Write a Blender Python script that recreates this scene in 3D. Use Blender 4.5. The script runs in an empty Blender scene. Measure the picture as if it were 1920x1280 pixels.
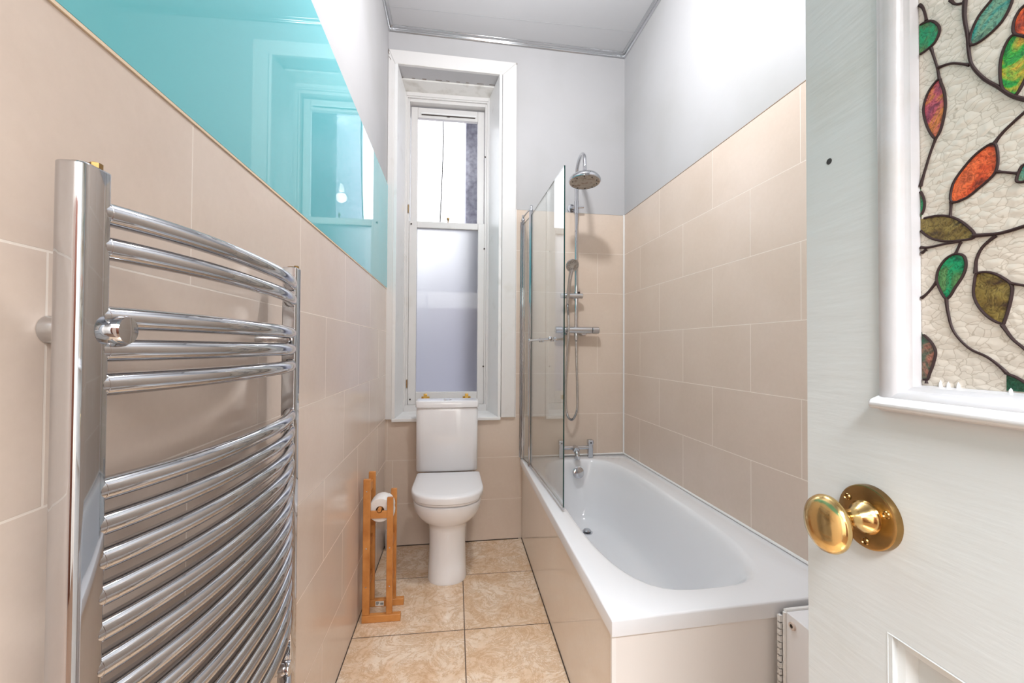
import bpy, bmesh, math, random
from math import sin, cos, pi, radians, sqrt, atan2
from mathutils import Vector, Matrix
random.seed(4)
S = bpy.context.scene
C = S.collection

# ------------------------------------------------------------------ camera, world, light, exposure
cam_d = bpy.data.cameras.new('camera'); cam = bpy.data.objects.new('camera', cam_d); C.objects.link(cam)
cam_d.sensor_width = 36.0; cam_d.lens = 810.6 / 1920 * 36.0; cam_d.clip_start = 0.02
YAW, PITCH, ROLL = radians(7.424), radians(0.873), radians(0.3205)
fw = Vector((sin(YAW)*cos(PITCH), cos(YAW)*cos(PITCH), sin(PITCH)))
rt = Vector((cos(YAW), -sin(YAW), 0)); up = rt.cross(fw)
r2 = cos(ROLL)*rt + sin(ROLL)*up; u2 = -sin(ROLL)*rt + cos(ROLL)*up
m = Matrix((r2, u2, -fw)).transposed().to_4x4(); m.translation = Vector((0, 0, 1.29))
cam.matrix_world = m
S.camera = cam
S.view_settings.view_transform = 'Standard'; S.view_settings.look = 'None'
S.view_settings.exposure = 1.14; S.view_settings.gamma = 1.0; S.view_settings.use_curve_mapping = False

w = bpy.data.worlds.new('overcast_sky'); S.world = w; w.use_nodes = True
bgn = w.node_tree.nodes['Background']
bgn.inputs[0].default_value = (0.93, 0.95, 1.0, 1); bgn.inputs[1].default_value = 2.0

def light(name, kind, loc, energy, size, col=(1, .97, .93), rot=(0, 0, 0), sy=None):
    d = bpy.data.lights.new(name, kind); d.energy = energy; d.color = col
    if kind == 'AREA':
        d.size = size
        if sy: d.shape = 'RECTANGLE'; d.size_y = sy
    else: d.shadow_soft_size = size
    o = bpy.data.objects.new(name, d); C.objects.link(o); o.location = loc; o.rotation_euler = rot
    return o
light('bathroom_bulb_light', 'POINT', (.37, 1.55, 2.935), 29, .055, (.95, .975, 1.0))
light('hall_fill_light', 'AREA', (0, -1.1, 2.72), 88, 1.0, (.93, .97, 1.0), (0, 0, 0), .9)  # added soft fill from behind the camera, no fitting modelled

# ------------------------------------------------------------------ materials
def lin(c):
    return tuple(((x/255)/12.92 if x/255 <= .04045 else ((x/255+.055)/1.055)**2.4) for x in c) + (1,)
def mat(name, col, rough=.5, metal=0, bump=None, spec=.5, trans=0, ior=1.45, coat=0, var=None):
    """var=(other colour, scale, detail, lo, hi) mixes a noise-driven second colour"""
    M = bpy.data.materials.new(name); M.use_nodes = True; nt = M.node_tree; N = nt.nodes; L = nt.links
    b = N['Principled BSDF']; b.inputs['Base Color'].default_value = lin(col)
    b.inputs['Roughness'].default_value = rough; b.inputs['Metallic'].default_value = metal
    b.inputs['Specular IOR Level'].default_value = spec; b.inputs['IOR'].default_value = ior
    b.inputs['Transmission Weight'].default_value = trans; b.inputs['Coat Weight'].default_value = coat
    tc = N.new('ShaderNodeTexCoord')
    if var:
        n = N.new('ShaderNodeTexNoise'); n.inputs['Scale'].default_value = var[1]; n.inputs['Detail'].default_value = var[2]
        L.new(tc.outputs['Object'], n.inputs['Vector'])
        r = N.new('ShaderNodeValToRGB'); r.color_ramp.elements[0].position = var[3]; r.color_ramp.elements[1].position = var[4]
        r.color_ramp.elements[0].color = lin(col); r.color_ramp.elements[1].color = lin(var[0])
        L.new(n.outputs['Fac'], r.inputs['Fac']); L.new(r.outputs['Color'], b.inputs['Base Color'])
    if bump:
        n2 = N.new('ShaderNodeTexNoise'); n2.inputs['Scale'].default_value = bump[0]; n2.inputs['Detail'].default_value = 4
        if len(bump) > 2:
            mp = N.new('ShaderNodeMapping'); mp.inputs['Scale'].default_value = bump[2]
            L.new(tc.outputs['Object'], mp.inputs['Vector']); L.new(mp.outputs[0], n2.inputs['Vector'])
        else: L.new(tc.outputs['Object'], n2.inputs['Vector'])
        bp = N.new('ShaderNodeBump'); bp.inputs['Strength'].default_value = bump[1]; bp.inputs['Distance'].default_value = .004
        L.new(n2.outputs['Fac'], bp.inputs['Height']); L.new(bp.outputs['Normal'], b.inputs['Normal'])
    return M

def tile_mat(name, axis, u0, z0, bw, rh, c1, c2, grout, rough, mortar=.003, marble=False, offset=.5):
    """tiles from world position: axis 'x' or 'y' is the running direction on walls; 'f' is the floor"""
    M = bpy.data.materials.new(name); M.use_nodes = True; nt = M.node_tree; N = nt.nodes; L = nt.links
    b = N['Principled BSDF']
    geo = N.new('ShaderNodeNewGeometry'); sp = N.new('ShaderNodeSeparateXYZ'); L.new(geo.outputs['Position'], sp.inputs[0])
    def sub(sock, v):
        a = N.new('ShaderNodeMath'); a.operation = 'SUBTRACT'; L.new(sock, a.inputs[0]); a.inputs[1].default_value = v; return a.outputs[0]
    cb = N.new('ShaderNodeCombineXYZ')
    if axis == 'f':
        L.new(sub(sp.outputs[0], u0), cb.inputs[0]); L.new(sub(sp.outputs[1], z0), cb.inputs[1])
    else:
        L.new(sub(sp.outputs[0 if axis == 'x' else 1], u0), cb.inputs[0]); L.new(sub(sp.outputs[2], z0), cb.inputs[1])
    br = N.new('ShaderNodeTexBrick'); L.new(cb.outputs[0], br.inputs['Vector'])
    br.inputs['Scale'].default_value = 1; br.inputs['Brick Width'].default_value = bw; br.inputs['Row Height'].default_value = rh
    br.inputs['Mortar Size'].default_value = mortar/2; br.inputs['Mortar Smooth'].default_value = .15; br.inputs['Bias'].default_value = 0
    br.offset = offset; br.offset_frequency = 2; br.squash = 1
    br.inputs['Color1'].default_value = (0, 0, 0, 1); br.inputs['Color2'].default_value = (1, 1, 1, 1); br.inputs['Mortar'].default_value = (.5, .5, .5, 1)
    def noise(scale, det, rough_=.6, dist=0, vec=None):
        n = N.new('ShaderNodeTexNoise'); n.inputs['Scale'].default_value = scale; n.inputs['Detail'].default_value = det
        n.inputs['Roughness'].default_value = rough_; n.inputs['Distortion'].default_value = dist
        L.new(vec or geo.outputs['Position'], n.inputs['Vector']); return n.outputs['Fac']
    def ramp(sock, stops):
        r = N.new('ShaderNodeValToRGB'); e = r.color_ramp.elements
        while len(e) < len(stops): e.new(.5)
        for i, (p, c) in enumerate(stops): e[i].position = p; e[i].color = c
        L.new(sock, r.inputs['Fac']); return r.outputs['Color']
    def mix(f, a, c, fv=None, mode='MIX'):
        x = N.new('ShaderNodeMix'); x.data_type = 'RGBA'; x.blend_type = mode
        if fv is None: L.new(f, x.inputs[0])
        else: x.inputs[0].default_value = fv
        L.new(a, x.inputs[6])
        if isinstance(c, tuple): x.inputs[7].default_value = c
        else: L.new(c, x.inputs[7])
        return x.outputs[2]
    if marble:
        base = ramp(noise(5.0, 12, .68, .7), [(.30, lin(c2)), (.46, lin(c1)), (.60, lin((236, 218, 198))), (.74, lin((222, 196, 166)))])
        vein = ramp(noise(9, 14, .8, 1.0), [(.46, (0, 0, 0, 1)), (.5, (.8, .8, .8, 1)), (.54, (0, 0, 0, 1))])
        base = mix(vein, base, lin((198, 160, 122)))
        fine = ramp(noise(40, 8, .7, .8), [(.35, (.86, .84, .82, 1)), (.65, (1, 1, 1, 1))])
        base = mix(None, base, fine, .7, 'MULTIPLY')
    else:
        base = ramp(noise(2.4, 6, .6, .4), [(.3, lin(c1)), (.7, lin(c2))])
        fine = ramp(noise(60, 6, .7), [(.3, (.955, .95, .945, 1)), (.7, (1, 1, 1, 1))])
        base = mix(None, base, fine, .8, 'MULTIPLY')
    per = ramp(br.outputs['Color'], [(0, (.965, .96, .955, 1)), (1, (1, 1, 1, 1))])
    base = mix(None, base, per, 1.0, 'MULTIPLY')
    col = mix(br.outputs['Fac'], base, lin(grout))
    L.new(col, b.inputs['Base Color'])
    rr = N.new('ShaderNodeMapRange'); L.new(br.outputs['Fac'], rr.inputs[0]); rr.inputs[3].default_value = rough; rr.inputs[4].default_value = .8
    L.new(rr.outputs[0], b.inputs['Roughness'])
    inv = N.new('ShaderNodeMath'); inv.operation = 'SUBTRACT'; inv.inputs[0].default_value = 1; L.new(br.outputs['Fac'], inv.inputs[1])
    bp = N.new('ShaderNodeBump'); bp.inputs['Strength'].default_value = .5; bp.inputs['Distance'].default_value = .0015
    L.new(inv.outputs[0], bp.inputs['Height']); L.new(bp.outputs['Normal'], b.inputs['Normal'])
    return M

def thin_glass(name, tint=(1, 1, 1), ior=1.5, mul=1.0):
    """a thin sheet: fresnel mirror over straight-through transmission"""
    M = bpy.data.materials.new(name); M.use_nodes = True; nt = M.node_tree; N = nt.nodes; L = nt.links
    for n in list(N): N.remove(n)
    out = N.new('ShaderNodeOutputMaterial'); mx = N.new('ShaderNodeMixShader'); t = N.new('ShaderNodeBsdfTransparent')
    g = N.new('ShaderNodeBsdfGlossy'); f = N.new('ShaderNodeFresnel'); f.inputs['IOR'].default_value = ior
    t.inputs[0].default_value = (*tint, 1); g.inputs['Roughness'].default_value = .0
    gg = N.new('ShaderNodeNewGeometry'); mr = N.new('ShaderNodeMapRange'); L.new(gg.outputs['Backfacing'], mr.inputs[0]); mr.inputs[3].default_value = ior; mr.inputs[4].default_value = 1/ior; L.new(mr.outputs[0], f.inputs['IOR'])
    L.new(f.outputs[0], mx.inputs[0]); L.new(t.outputs[0], mx.inputs[1]); L.new(g.outputs[0], mx.inputs[2]); L.new(mx.outputs[0], out.inputs[0])
    return M

GR = (234, 222, 211)
M = dict(
 plaster=mat('white_wall_paint', (185, 183, 184), .55, bump=(30, .12), var=((176, 174, 173), 1.6, 5, .45, .75)),
 ceil=mat('grey_gloss_ceiling_panel', (192, 191, 193), .28),
 tile_l=tile_mat('beige_tiles_left', 'y', .797, 1.6746-.2807*8, .518, .2807, (224, 208, 196), (216, 197, 183), GR, .18),
 tile_r=tile_mat('beige_tiles_right', 'y', 1.388-.5175*4, 2.237-.2807*8, .5175, .2807, (221, 203, 190), (214, 195, 180), GR, .24),
 tile_b=tile_mat('beige_tiles_back', 'x', .73-.516*6, 2.239-.2807*8, .516, .2807, (222, 205, 190), (215, 196, 180), GR, .2),
 tile_u=tile_mat('beige_tiles_under_window', 'x', -.40-.516*3, .5545-.2807*6, .516, .2807, (222, 205, 190), (215, 196, 180), GR, .2, offset=.07),
 tile_p=tile_mat('beige_tiles_bath_panel', 'y', -3.0, -1.6, 8.0, 4.0, (240, 230, 220), (236, 224, 212), GR, .045),
 panel_end=mat('cream_bath_end_panel', (236, 231, 228), .16),
 floor=tile_mat('beige_marbled_floor_tiles', 'f', .05-.53*4, 2.01-.4815*8, .53, .4815, (226, 198, 170), (210, 174, 140), (96, 78, 66), .17, .005, True, 0.0),
 teal=mat('teal_backpainted_glass', (110, 190, 198), .015, ior=1.52, spec=.55),
 trim=mat('tile_trim_cream', (228, 206, 178), .35),
 sealant=mat('white_sealant', (236, 234, 232), .4),
 dark=mat('dark_gap', (58, 48, 42), .8),
 wpaint=mat('aged_cream_white_gloss_paint', (221, 218, 216), .36, bump=(55, .2), var=((208, 203, 196), 7, 9, .6, .85)),
 reveal=mat('aged_white_reveal_paint', (234, 233, 232), .34, bump=(40, .25), var=((206, 203, 198), 9, 10, .6, .9)),
 chrome=mat('polished_chrome', (196, 197, 201), .04, 1),
 chrome_d=mat('chrome_satin', (200, 201, 203), .22, 1),
 brass=mat('worn_polished_brass', (222, 190, 130), .16, 1, bump=(60, .10), var=((158, 122, 72), 60, 9, .56, .74)),
 brass_d=mat('aged_dark_brass', (164, 132, 84), .27, 1, bump=(50, .12), var=((112, 86, 56), 26, 8, .45, .8)),
 brass_b=mat('bright_brass', (232, 184, 96), .2, 1),
 ceramic=mat('white_glazed_ceramic', (238, 237, 239), .09, spec=.5, coat=.3),
 lid=mat('white_toilet_lid_plastic', (234, 233, 235), .16),
 acrylic=mat('white_acrylic_bath', (233, 233, 236), .11, coat=.3),
 white=mat('white_painted_boxing', (236, 234, 236), .3),
 wood=mat('orange_bamboo_wood', (206, 140, 76), .42, bump=(30, .2, (18, 18, 1)), var=((184, 116, 56), 14, 6, .4, .7)),
 paper=mat('white_tissue_paper', (240, 238, 236), .9, bump=(120, .3)),
 card=mat('brown_card_core', (170, 140, 110), .9),
 door=mat('pale_blue_white_gloss_door_paint', (198, 201, 202), .33, bump=(28, .16, (1, .35, 2.4)), var=((190, 189, 184), 6, 9, .55, .88)),
 nozzle=mat('grey_shower_plate', (176, 168, 160), .4, .3, var=((128, 108, 92), 45, 6, .5, .7)),
 rubber=mat('dark_rubber', (50, 46, 46), .6),
 lead=mat('dark_lead_line', (52, 38, 38), .6, spec=.25),
 stone=mat('grey_wet_stone', (168, 168, 182), .9, bump=(20, 1.0), var=((120, 120, 134), 26, 10, .35, .7)),
 roof=mat('far_grey_building', (120, 120, 130), .9),
 glass_edge=mat('dark_green_glass_edge', (24, 60, 56), .1),
 hall=mat('hall_cream_wall', (228, 223, 215), .6),
 carpet=mat('hall_brown_floor', (104, 78, 60), .7), darkwood=mat('dark_stained_wood', (84, 48, 34), .35, bump=(14, .3, (8, 8, .6))),
 label=mat('sticker_white', (225, 220, 210), .6), ink=mat('sticker_ink', (60, 56, 54), .6),
 pane=thin_glass('clear_window_glass'),
 screen=thin_glass('clear_screen_glass', (.975, .992, .985)),
)
# frosted glass
F = bpy.data.materials.new('frosted_window_glass'); F.use_nodes = True
b = F.node_tree.nodes['Principled BSDF']; b.inputs['Base Color'].default_value = (.5, .5, .5, 1)
b.inputs['Transmission Weight'].default_value = 1; b.inputs['Roughness'].default_value = .62; b.inputs['IOR'].default_value = 1.3
b.inputs['Coat Weight'].default_value = .5
M['frost'] = F
# pebbled cream film on the door glass
P = bpy.data.materials.new('pebbled_cream_glass'); P.use_nodes = True; nt = P.node_tree; N = nt.nodes; L = nt.links
b = N['Principled BSDF']; b.inputs['Roughness'].default_value = .16; b.inputs['Specular IOR Level'].default_value = .8
tc = N.new('ShaderNodeTexCoord'); nz = N.new('ShaderNodeTexNoise'); nz.inputs['Scale'].default_value = 90; L.new(tc.outputs['Object'], nz.inputs['Vector'])
mx = N.new('ShaderNodeMix'); mx.data_type = 'VECTOR'; mx.inputs[0].default_value = .006
mpp = N.new('ShaderNodeMapping'); mpp.inputs['Scale'].default_value = (1, .62, 1); L.new(tc.outputs['Object'], mpp.inputs[0])
L.new(mpp.outputs[0], mx.inputs[4]); L.new(nz.outputs['Color'], mx.inputs[5])
vo = N.new('ShaderNodeTexVoronoi'); vo.feature = 'SMOOTH_F1'; vo.inputs['Scale'].default_value = 165; vo.inputs['Smoothness'].default_value = .5; L.new(mx.outputs[1], vo.inputs['Vector'])
ve = N.new('ShaderNodeTexVoronoi'); ve.feature = 'DISTANCE_TO_EDGE'; ve.inputs['Scale'].default_value = 165; L.new(mx.outputs[1], ve.inputs['Vector'])
rp = N.new('ShaderNodeValToRGB'); rp.color_ramp.elements[0].position = .0; rp.color_ramp.elements[1].position = .05
rp.color_ramp.elements[0].color = lin((176, 165, 152)); rp.color_ramp.elements[1].color = lin((208, 199, 188))
L.new(ve.outputs['Distance'], rp.inputs['Fac']); L.new(rp.outputs['Color'], b.inputs['Base Color'])
bp = N.new('ShaderNodeBump'); bp.inputs['Strength'].default_value = .6; bp.inputs['Distance'].default_value = .0014; bp.invert = True
L.new(vo.outputs['Distance'], bp.inputs['Height']); L.new(bp.outputs['Normal'], b.inputs['Normal'])
M['pebble'] = P

def leaf_mat(name, cols, scale=30):
    X = bpy.data.materials.new(name); X.use_nodes = True; nt = X.node_tree; N = nt.nodes; L = nt.links
    b = N['Principled BSDF']; b.inputs['Roughness'].default_value = .18
    tc = N.new('ShaderNodeTexCoord'); n = N.new('ShaderNodeTexNoise'); n.inputs['Scale'].default_value = scale
    n.inputs['Detail'].default_value = 7; n.inputs['Distortion'].default_value = 2.2; L.new(tc.outputs['Object'], n.inputs['Vector'])
    r = N.new('ShaderNodeValToRGB'); e = r.color_ramp.elements
    while len(e) < len(cols): e.new(.5)
    for i, c in enumerate(cols): e[i].position = .28 + .44*i/(len(cols)-1); e[i].color = lin(c)
    L.new(n.outputs['Fac'], r.inputs['Fac'])
    n3 = N.new('ShaderNodeTexNoise'); n3.inputs['Scale'].default_value = 170; n3.inputs['Detail'].default_value = 5; n3.inputs['Distortion'].default_value = 3; L.new(tc.outputs['Object'], n3.inputs['Vector'])
    r3 = N.new('ShaderNodeValToRGB'); r3.color_ramp.elements[0].position = .36; r3.color_ramp.elements[1].position = .56
    r3.color_ramp.elements[0].color = (.34, .32, .32, 1); r3.color_ramp.elements[1].color = (1, 1, 1, 1); L.new(n3.outputs['Fac'], r3.inputs['Fac'])
    m3 = N.new('ShaderNodeMix'); m3.data_type = 'RGBA'; m3.blend_type = 'MULTIPLY'; m3.inputs[0].default_value = .8
    L.new(r.outputs['Color'], m3.inputs[6]); L.new(r3.outputs['Color'], m3.inputs[7]); L.new(m3.outputs[2], b.inputs['Base Color'])
    bp = N.new('ShaderNodeBump'); bp.inputs['Strength'].default_value = .6; bp.inputs['Distance'].default_value = .001
    L.new(n3.outputs['Fac'], bp.inputs['Height']); L.new(bp.outputs['Normal'], b.inputs['Normal'])
    return X

# ------------------------------------------------------------------ mesh helpers
def bm_new(): return bmesh.new()
def obj(name, bm, m, parent=None, smooth=False, bevel=0, sub=0, seg=2, angle=40):
    bmesh.ops.recalc_face_normals(bm, faces=bm.faces)
    me = bpy.data.meshes.new(name); bm.to_mesh(me); bm.free()
    o = bpy.data.objects.new(name, me); C.objects.link(o)
    for x in (m if isinstance(m, (list, tuple)) else [m]): me.materials.append(M[x] if isinstance(x, str) else x)
    if parent:
        o.parent = parent
        pass
    if bevel:
        md = o.modifiers.new('bevel', 'BEVEL'); md.width = bevel; md.segments = seg; md.limit_method = 'ANGLE'; md.angle_limit = radians(35)
        smooth = True
    if sub:
        md = o.modifiers.new('sub', 'SUBSURF'); md.levels = sub; md.render_levels = sub; smooth = True
    if smooth:
        for p in me.polygons: p.use_smooth = True
        if not sub:
            me.set_sharp_from_angle(angle=radians(angle)) if hasattr(me, 'set_sharp_from_angle') else None
    return o
def thing(name, label, cat, loc=(0, 0, 0), group=None, kind=None):
    o = bpy.data.objects.new(name, None); C.objects.link(o); o.location = loc; o.empty_display_size = .05
    TH[o.name] = Vector(loc)
    if label: o['label'] = label
    if cat: o['category'] = cat
    if group: o['group'] = group
    if kind: o['kind'] = kind
    return o
TH = {}
def tag(o, label=None, cat=None, group=None, kind=None):
    if label: o['label'] = label
    if cat: o['category'] = cat
    if group: o['group'] = group
    if kind: o['kind'] = kind
    return o
def part(name, bm, m, parent, **k):
    """mesh given in world coordinates, parented to an Empty that sits at its own place"""
    o = obj(name, bm, m, None, **k); o.parent = parent
    off = Vector((0, 0, 0)); p = parent
    if p.name in TH: off = TH[p.name]
    o.location = -off
    if parent.type == 'MESH': o.location = (0, 0, 0)      # sub-part: its parent already carries the shift
    return o
def box(bm, x0, x1, y0, y1, z0, z1):
    vs = [bm.verts.new((x, y, z)) for x in (x0, x1) for y in (y0, y1) for z in (z0, z1)]
    for f in ((0, 1, 3, 2), (4, 6, 7, 5), (0, 4, 5, 1), (2, 3, 7, 6), (0, 2, 6, 4), (1, 5, 7, 3)): bm.faces.new([vs[i] for i in f])
    return vs
def B(x0, x1, y0, y1, z0, z1): bm = bm_new(); box(bm, x0, x1, y0, y1, z0, z1); return bm
def prism(bm, pts, vec):
    """closed polygon pts extruded along vec"""
    v = Vector(vec); a = [bm.verts.new(p) for p in pts]; c = [bm.verts.new(Vector(p)+v) for p in pts]; n = len(pts)
    bm.faces.new(a); bm.faces.new(list(reversed(c)))
    for i in range(n): bm.faces.new((a[i], c[i], c[(i+1) % n], a[(i+1) % n]))
def tube(bm, pts, r, n=16, cap=True, rs=None):
    pts = [Vector(p) for p in pts]; rings = []; prev = None
    for i, p in enumerate(pts):
        t = (pts[min(i+1, len(pts)-1)] - pts[max(i-1, 0)]).normalized()
        if prev is None:
            a = Vector((0, 0, 1)) if abs(t.z) < .9 else Vector((1, 0, 0))
            u = t.cross(a).normalized()
        else: u = (prev - t*prev.dot(t)).normalized()
        prev = u; v = t.cross(u); rr = rs[i] if rs else r
        rings.append([bm.verts.new(p + rr*(cos(2*pi*k/n)*u + sin(2*pi*k/n)*v)) for k in range(n)])
    for a, b_ in zip(rings, rings[1:]):
        for k in range(n): bm.faces.new((a[k], a[(k+1) % n], b_[(k+1) % n], b_[k]))
    if cap: bm.faces.new(rings[0]); bm.faces.new(list(reversed(rings[-1])))
def T(pts, r, **k): bm = bm_new(); tube(bm, pts, r, **k); return bm
def lathe(bm, prof, origin, axis, n=40, sx=1, sy=1, upv=None):
    """prof = [(radius, distance along axis)]"""
    ax = Vector(axis).normalized(); o = Vector(origin)
    a = Vector(upv) if upv else (Vector((0, 0, 1)) if abs(ax.z) < .9 else Vector((1, 0, 0)))
    v = (a - ax*a.dot(ax)).normalized(); u = v.cross(ax); rings = []
    for r, h in prof:
        if r < 1e-6: rings.append([bm.verts.new(o+ax*h)])
        else: rings.append([bm.verts.new(o + ax*h + r*(sx*cos(2*pi*k/n)*u + sy*sin(2*pi*k/n)*v)) for k in range(n)])
    for p, q in zip(rings, rings[1:]):
        for k in range(n):
            k2 = (k+1) % n
            if len(p) == 1 and len(q) == 1: continue
            if len(p) == 1: bm.faces.new((p[0], q[k2], q[k]))
            elif len(q) == 1: bm.faces.new((p[k], p[k2], q[0]))
            else: bm.faces.new((p[k], p[k2], q[k2], q[k]))
def LA(prof, origin, axis, **k): bm = bm_new(); lathe(bm, prof, origin, axis, **k); return bm
def loft(bm, rings, cap0=True, cap1=True):
    R = [[bm.verts.new(p) for p in r] for r in rings]; n = len(R[0])
    for a, b_ in zip(R, R[1:]):
        for k in range(n): bm.faces.new((a[k], a[(k+1) % n], b_[(k+1) % n], b_[k]))
    if cap0: bm.faces.new(R[0])
    if cap1: bm.faces.new(list(reversed(R[-1])))
def spline(pts, k=6):
    pts = [Vector(p) for p in pts]; out = []
    for i in range(len(pts)-1):
        p0 = pts[max(i-1, 0)]; p1 = pts[i]; p2 = pts[i+1]; p3 = pts[min(i+2, len(pts)-1)]
        for j in range(k):
            t = j/k
            out.append(.5*((2*p1) + (p2-p0)*t + (2*p0-5*p1+4*p2-p3)*t*t + (3*p1-p0-3*p2+p3)*t**3))
    out.append(pts[-1]); return out
def spline_closed(pts, k=6):
    pts = [Vector(p) for p in pts]; n = len(pts); out = []
    for i in range(n):
        p0, p1, p2, p3 = pts[i-1], pts[i], pts[(i+1) % n], pts[(i+2) % n]
        for j in range(k):
            t = j/k
            out.append(.5*((2*p1) + (p2-p0)*t + (2*p0-5*p1+4*p2-p3)*t*t + (3*p1-p0-3*p2+p3)*t**3))
    return out

# ------------------------------------------------------------------ the room shell
XL = -.4513; ZC = 3.3988; YF = -.30
def yb(x): return 2.913 + .0283*x                    # back wall
def xr(y): return 1.1883 + .0201*(3-y)               # right wall
SLX0, SLX1, SZ0, SZ1 = -.409, .303, .828, 3.15       # window opening

o = obj('floor', B(XL-.1, 1.45, YF-.1, 3.0, -.05, 0), 'floor'); tag(o, kind='structure')
o = obj('ceiling', B(XL-.1, 1.45, YF-.1, 3.1, ZC, ZC+.05), 'ceil'); tag(o, kind='structure')
cl = o
bm = bm_new()
for y in (2.72, 2.42, 2.12, 1.82, 1.52, 1.22, .92, .62):
    box(bm, XL, 1.3, y-.001, y+.001, ZC-.0012, ZC+.001)
part('panel_joint', bm, mat('ceiling_joint_grey', (176, 176, 178), .4), cl)

o = obj('wall_left', B(XL-.12, XL, YF-.1, 3.1, 0, ZC), 'plaster'); tag(o, kind='structure'); wl = o
bm = B(XL, XL+.004, YF, yb(XL), .004, 1.6746-.006)
part('wall_tiling', bm, 'tile_l', wl)
part('tile_edge', B(XL, XL+.0068, YF, yb(XL), 1.6746-.0055, 1.6746-.001), 'trim', wl)
part('floor_gap', B(XL, XL+.006, YF, yb(XL), 0, .005), 'dark', wl)
sp = obj('glass_splashback', B(XL+.0006, XL+.0066, YF+.02, yb(XL)-.004, 1.6746, 2.347), 'teal')
tag(sp, 'glossy teal glass splashback panel on the left wall above the beige tiles', 'splashback')

# back wall with the window opening
bm = bm_new(); T_ = .36
def bp_(x, z, d=0): return (x, yb(x)+d, z)
def bq(x0, x1, z0, z1, mi=0, d=0, t=T_):
    prism(bm, [bp_(x0, z0, d), bp_(x1, z0, d), bp_(x1, z1, d), bp_(x0, z1, d)], (0, t-d, 0))
bq(XL-.1, SLX0, 0, ZC); bq(SLX1, 1.40, 0, ZC); bq(SLX0, SLX1, 0, SZ0-.02); bq(SLX0, SLX1, SZ1, ZC)
wb = obj('wall_back', bm, 'plaster'); tag(wb, kind='structure')
def tb(x0, x1, z0, z1, m, name, t=.005, d0=0):
    b2 = bm_new(); prism(b2, [bp_(x0, z0, -t), bp_(x1, z0, -t), bp_(x1, z1, -t), bp_(x0, z1, -t)], (0, t-d0, 0)); return part(name, b2, m, wb)
tb(XL, .4065, .004, .818, 'tile_u', 'wall_tiling')
tb(.4065, xr(2.95), .004, 2.2385, 'tile_b', 'wall_tiling')
tb(.4045, xr(2.95), 2.2385, 2.2425, 'plaster', 'tile_edge', .0065)
tb(XL, .40, .818, .823, 'trim', 'tile_edge', .008)
tb(XL, .43, 0, .005, 'dark', 'floor_gap', .007)
tb(.4035, .4075, .82, 2.24, 'sealant', 'tile_edge', .007)

# right wall (slightly out of parallel)
bm = bm_new()
prism(bm, [(xr(YF-.1), YF-.1, 0), (xr(3.1), 3.1, 0), (xr(3.1)+.12, 3.1, 0), (xr(YF-.1)+.12, YF-.1, 0)], (0, 0, ZC))
wr = obj('wall_right', bm, 'plaster'); tag(wr, kind='structure')
def rb(y0, y1, z0, z1, t=.005):
    b2 = bm_new(); prism(b2, [(xr(y0)-t, y0, z0), (xr(y1)-t, y1, z0), (xr(y1), y1, z0), (xr(y0), y0, z0)], (0, 0, z1-z0)); return b2
part('wall_tiling', rb(YF, yb(1.188)-.004, .004, 2.237), 'tile_r', wr)
part('tile_edge', rb(YF, yb(1.188)-.004, 2.237, 2.2395, .0065), mat('dark_tile_top', (150, 126, 104), .5), wr)
part('corner_sealant', T([(1.181, 2.934, .55), (1.181, 2.934, 2.24)], .006, n=8), 'sealant', wr)

# front wall with the doorway the camera stands in, and the hall behind it
bm = bm_new()
box(bm, .50, 1.45, YF-.12, YF, 0, ZC); box(bm, XL-.1, .50, YF-.12, YF, 2.16, ZC); box(bm, XL-.1, -.43, YF-.12, YF, 0, 2.16)
o = obj('wall_front', bm, 'plaster'); tag(o, kind='structure')
bm = bm_new()
for (x0, x1, y0, y1, z0, z1) in ((-1.3, 1.5, -2.1, -2.0, 0, 2.75), (-1.4, -1.3, -2.1, YF-.12, 0, 2.75), (1.5, 1.6, -2.1, YF-.12, 0, 2.75), (-1.3, XL-.1, -.44, -.42, 0, 2.75), (1.45, 1.5, -.44, -.42, 0, 2.75)):
    box(bm, x0, x1, y0, y1, z0, z1)
o = obj('wall_hall', bm, 'hall'); tag(o, kind='structure')
o = obj('floor_hall', B(-1.4, 1.6, -2.1, YF-.1, -.05, -.001), 'carpet'); tag(o, kind='structure')
o = obj('added_dark_panel', B(-.55, .40, -2.0, -1.965, 0, 2.05), 'darkwood', bevel=.004); tag(o, kind='structure')  # unseen dark wood slab, added to put dark streaks in the chrome reflections
o = obj('ceiling_hall', B(-1.4, 1.6, -2.1, YF-.12, 2.75, 2.8), 'plaster'); tag(o, kind='structure')

# chrome bead around the ceiling
def bead(name, p, q, inw):
    bm = bm_new(); p = Vector(p); q = Vector(q); n = Vector(inw)
    prism(bm, [p, p+n*.030, p+n*.030+Vector((0, 0, -.005)), p+n*.013+Vector((0, 0, -.010)), p+n*.010+Vector((0, 0, -.024)), p+Vector((0, 0, -.030))], q-p)
    o = obj(name, bm, 'chrome_d', bevel=.002); return tag(o, kind='structure')
bead('trim_1', (XL, YF, ZC), (XL, yb(XL), ZC), (1, 0, 0))
bead('trim_2', (XL, yb(XL), ZC), (xr(2.95), yb(xr(2.95)), ZC), (0, -1, 0))
bead('trim_3', (xr(YF), YF, ZC), (xr(2.95), 2.946, ZC), (-1, 0, 0))

# ------------------------------------------------------------------ window
wn = thing('window_1', None, None, (-.05, 2.92, .83), kind='structure')
def wpart(name, bm, m, **k): return part(name, bm, m, wn, **k)
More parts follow.
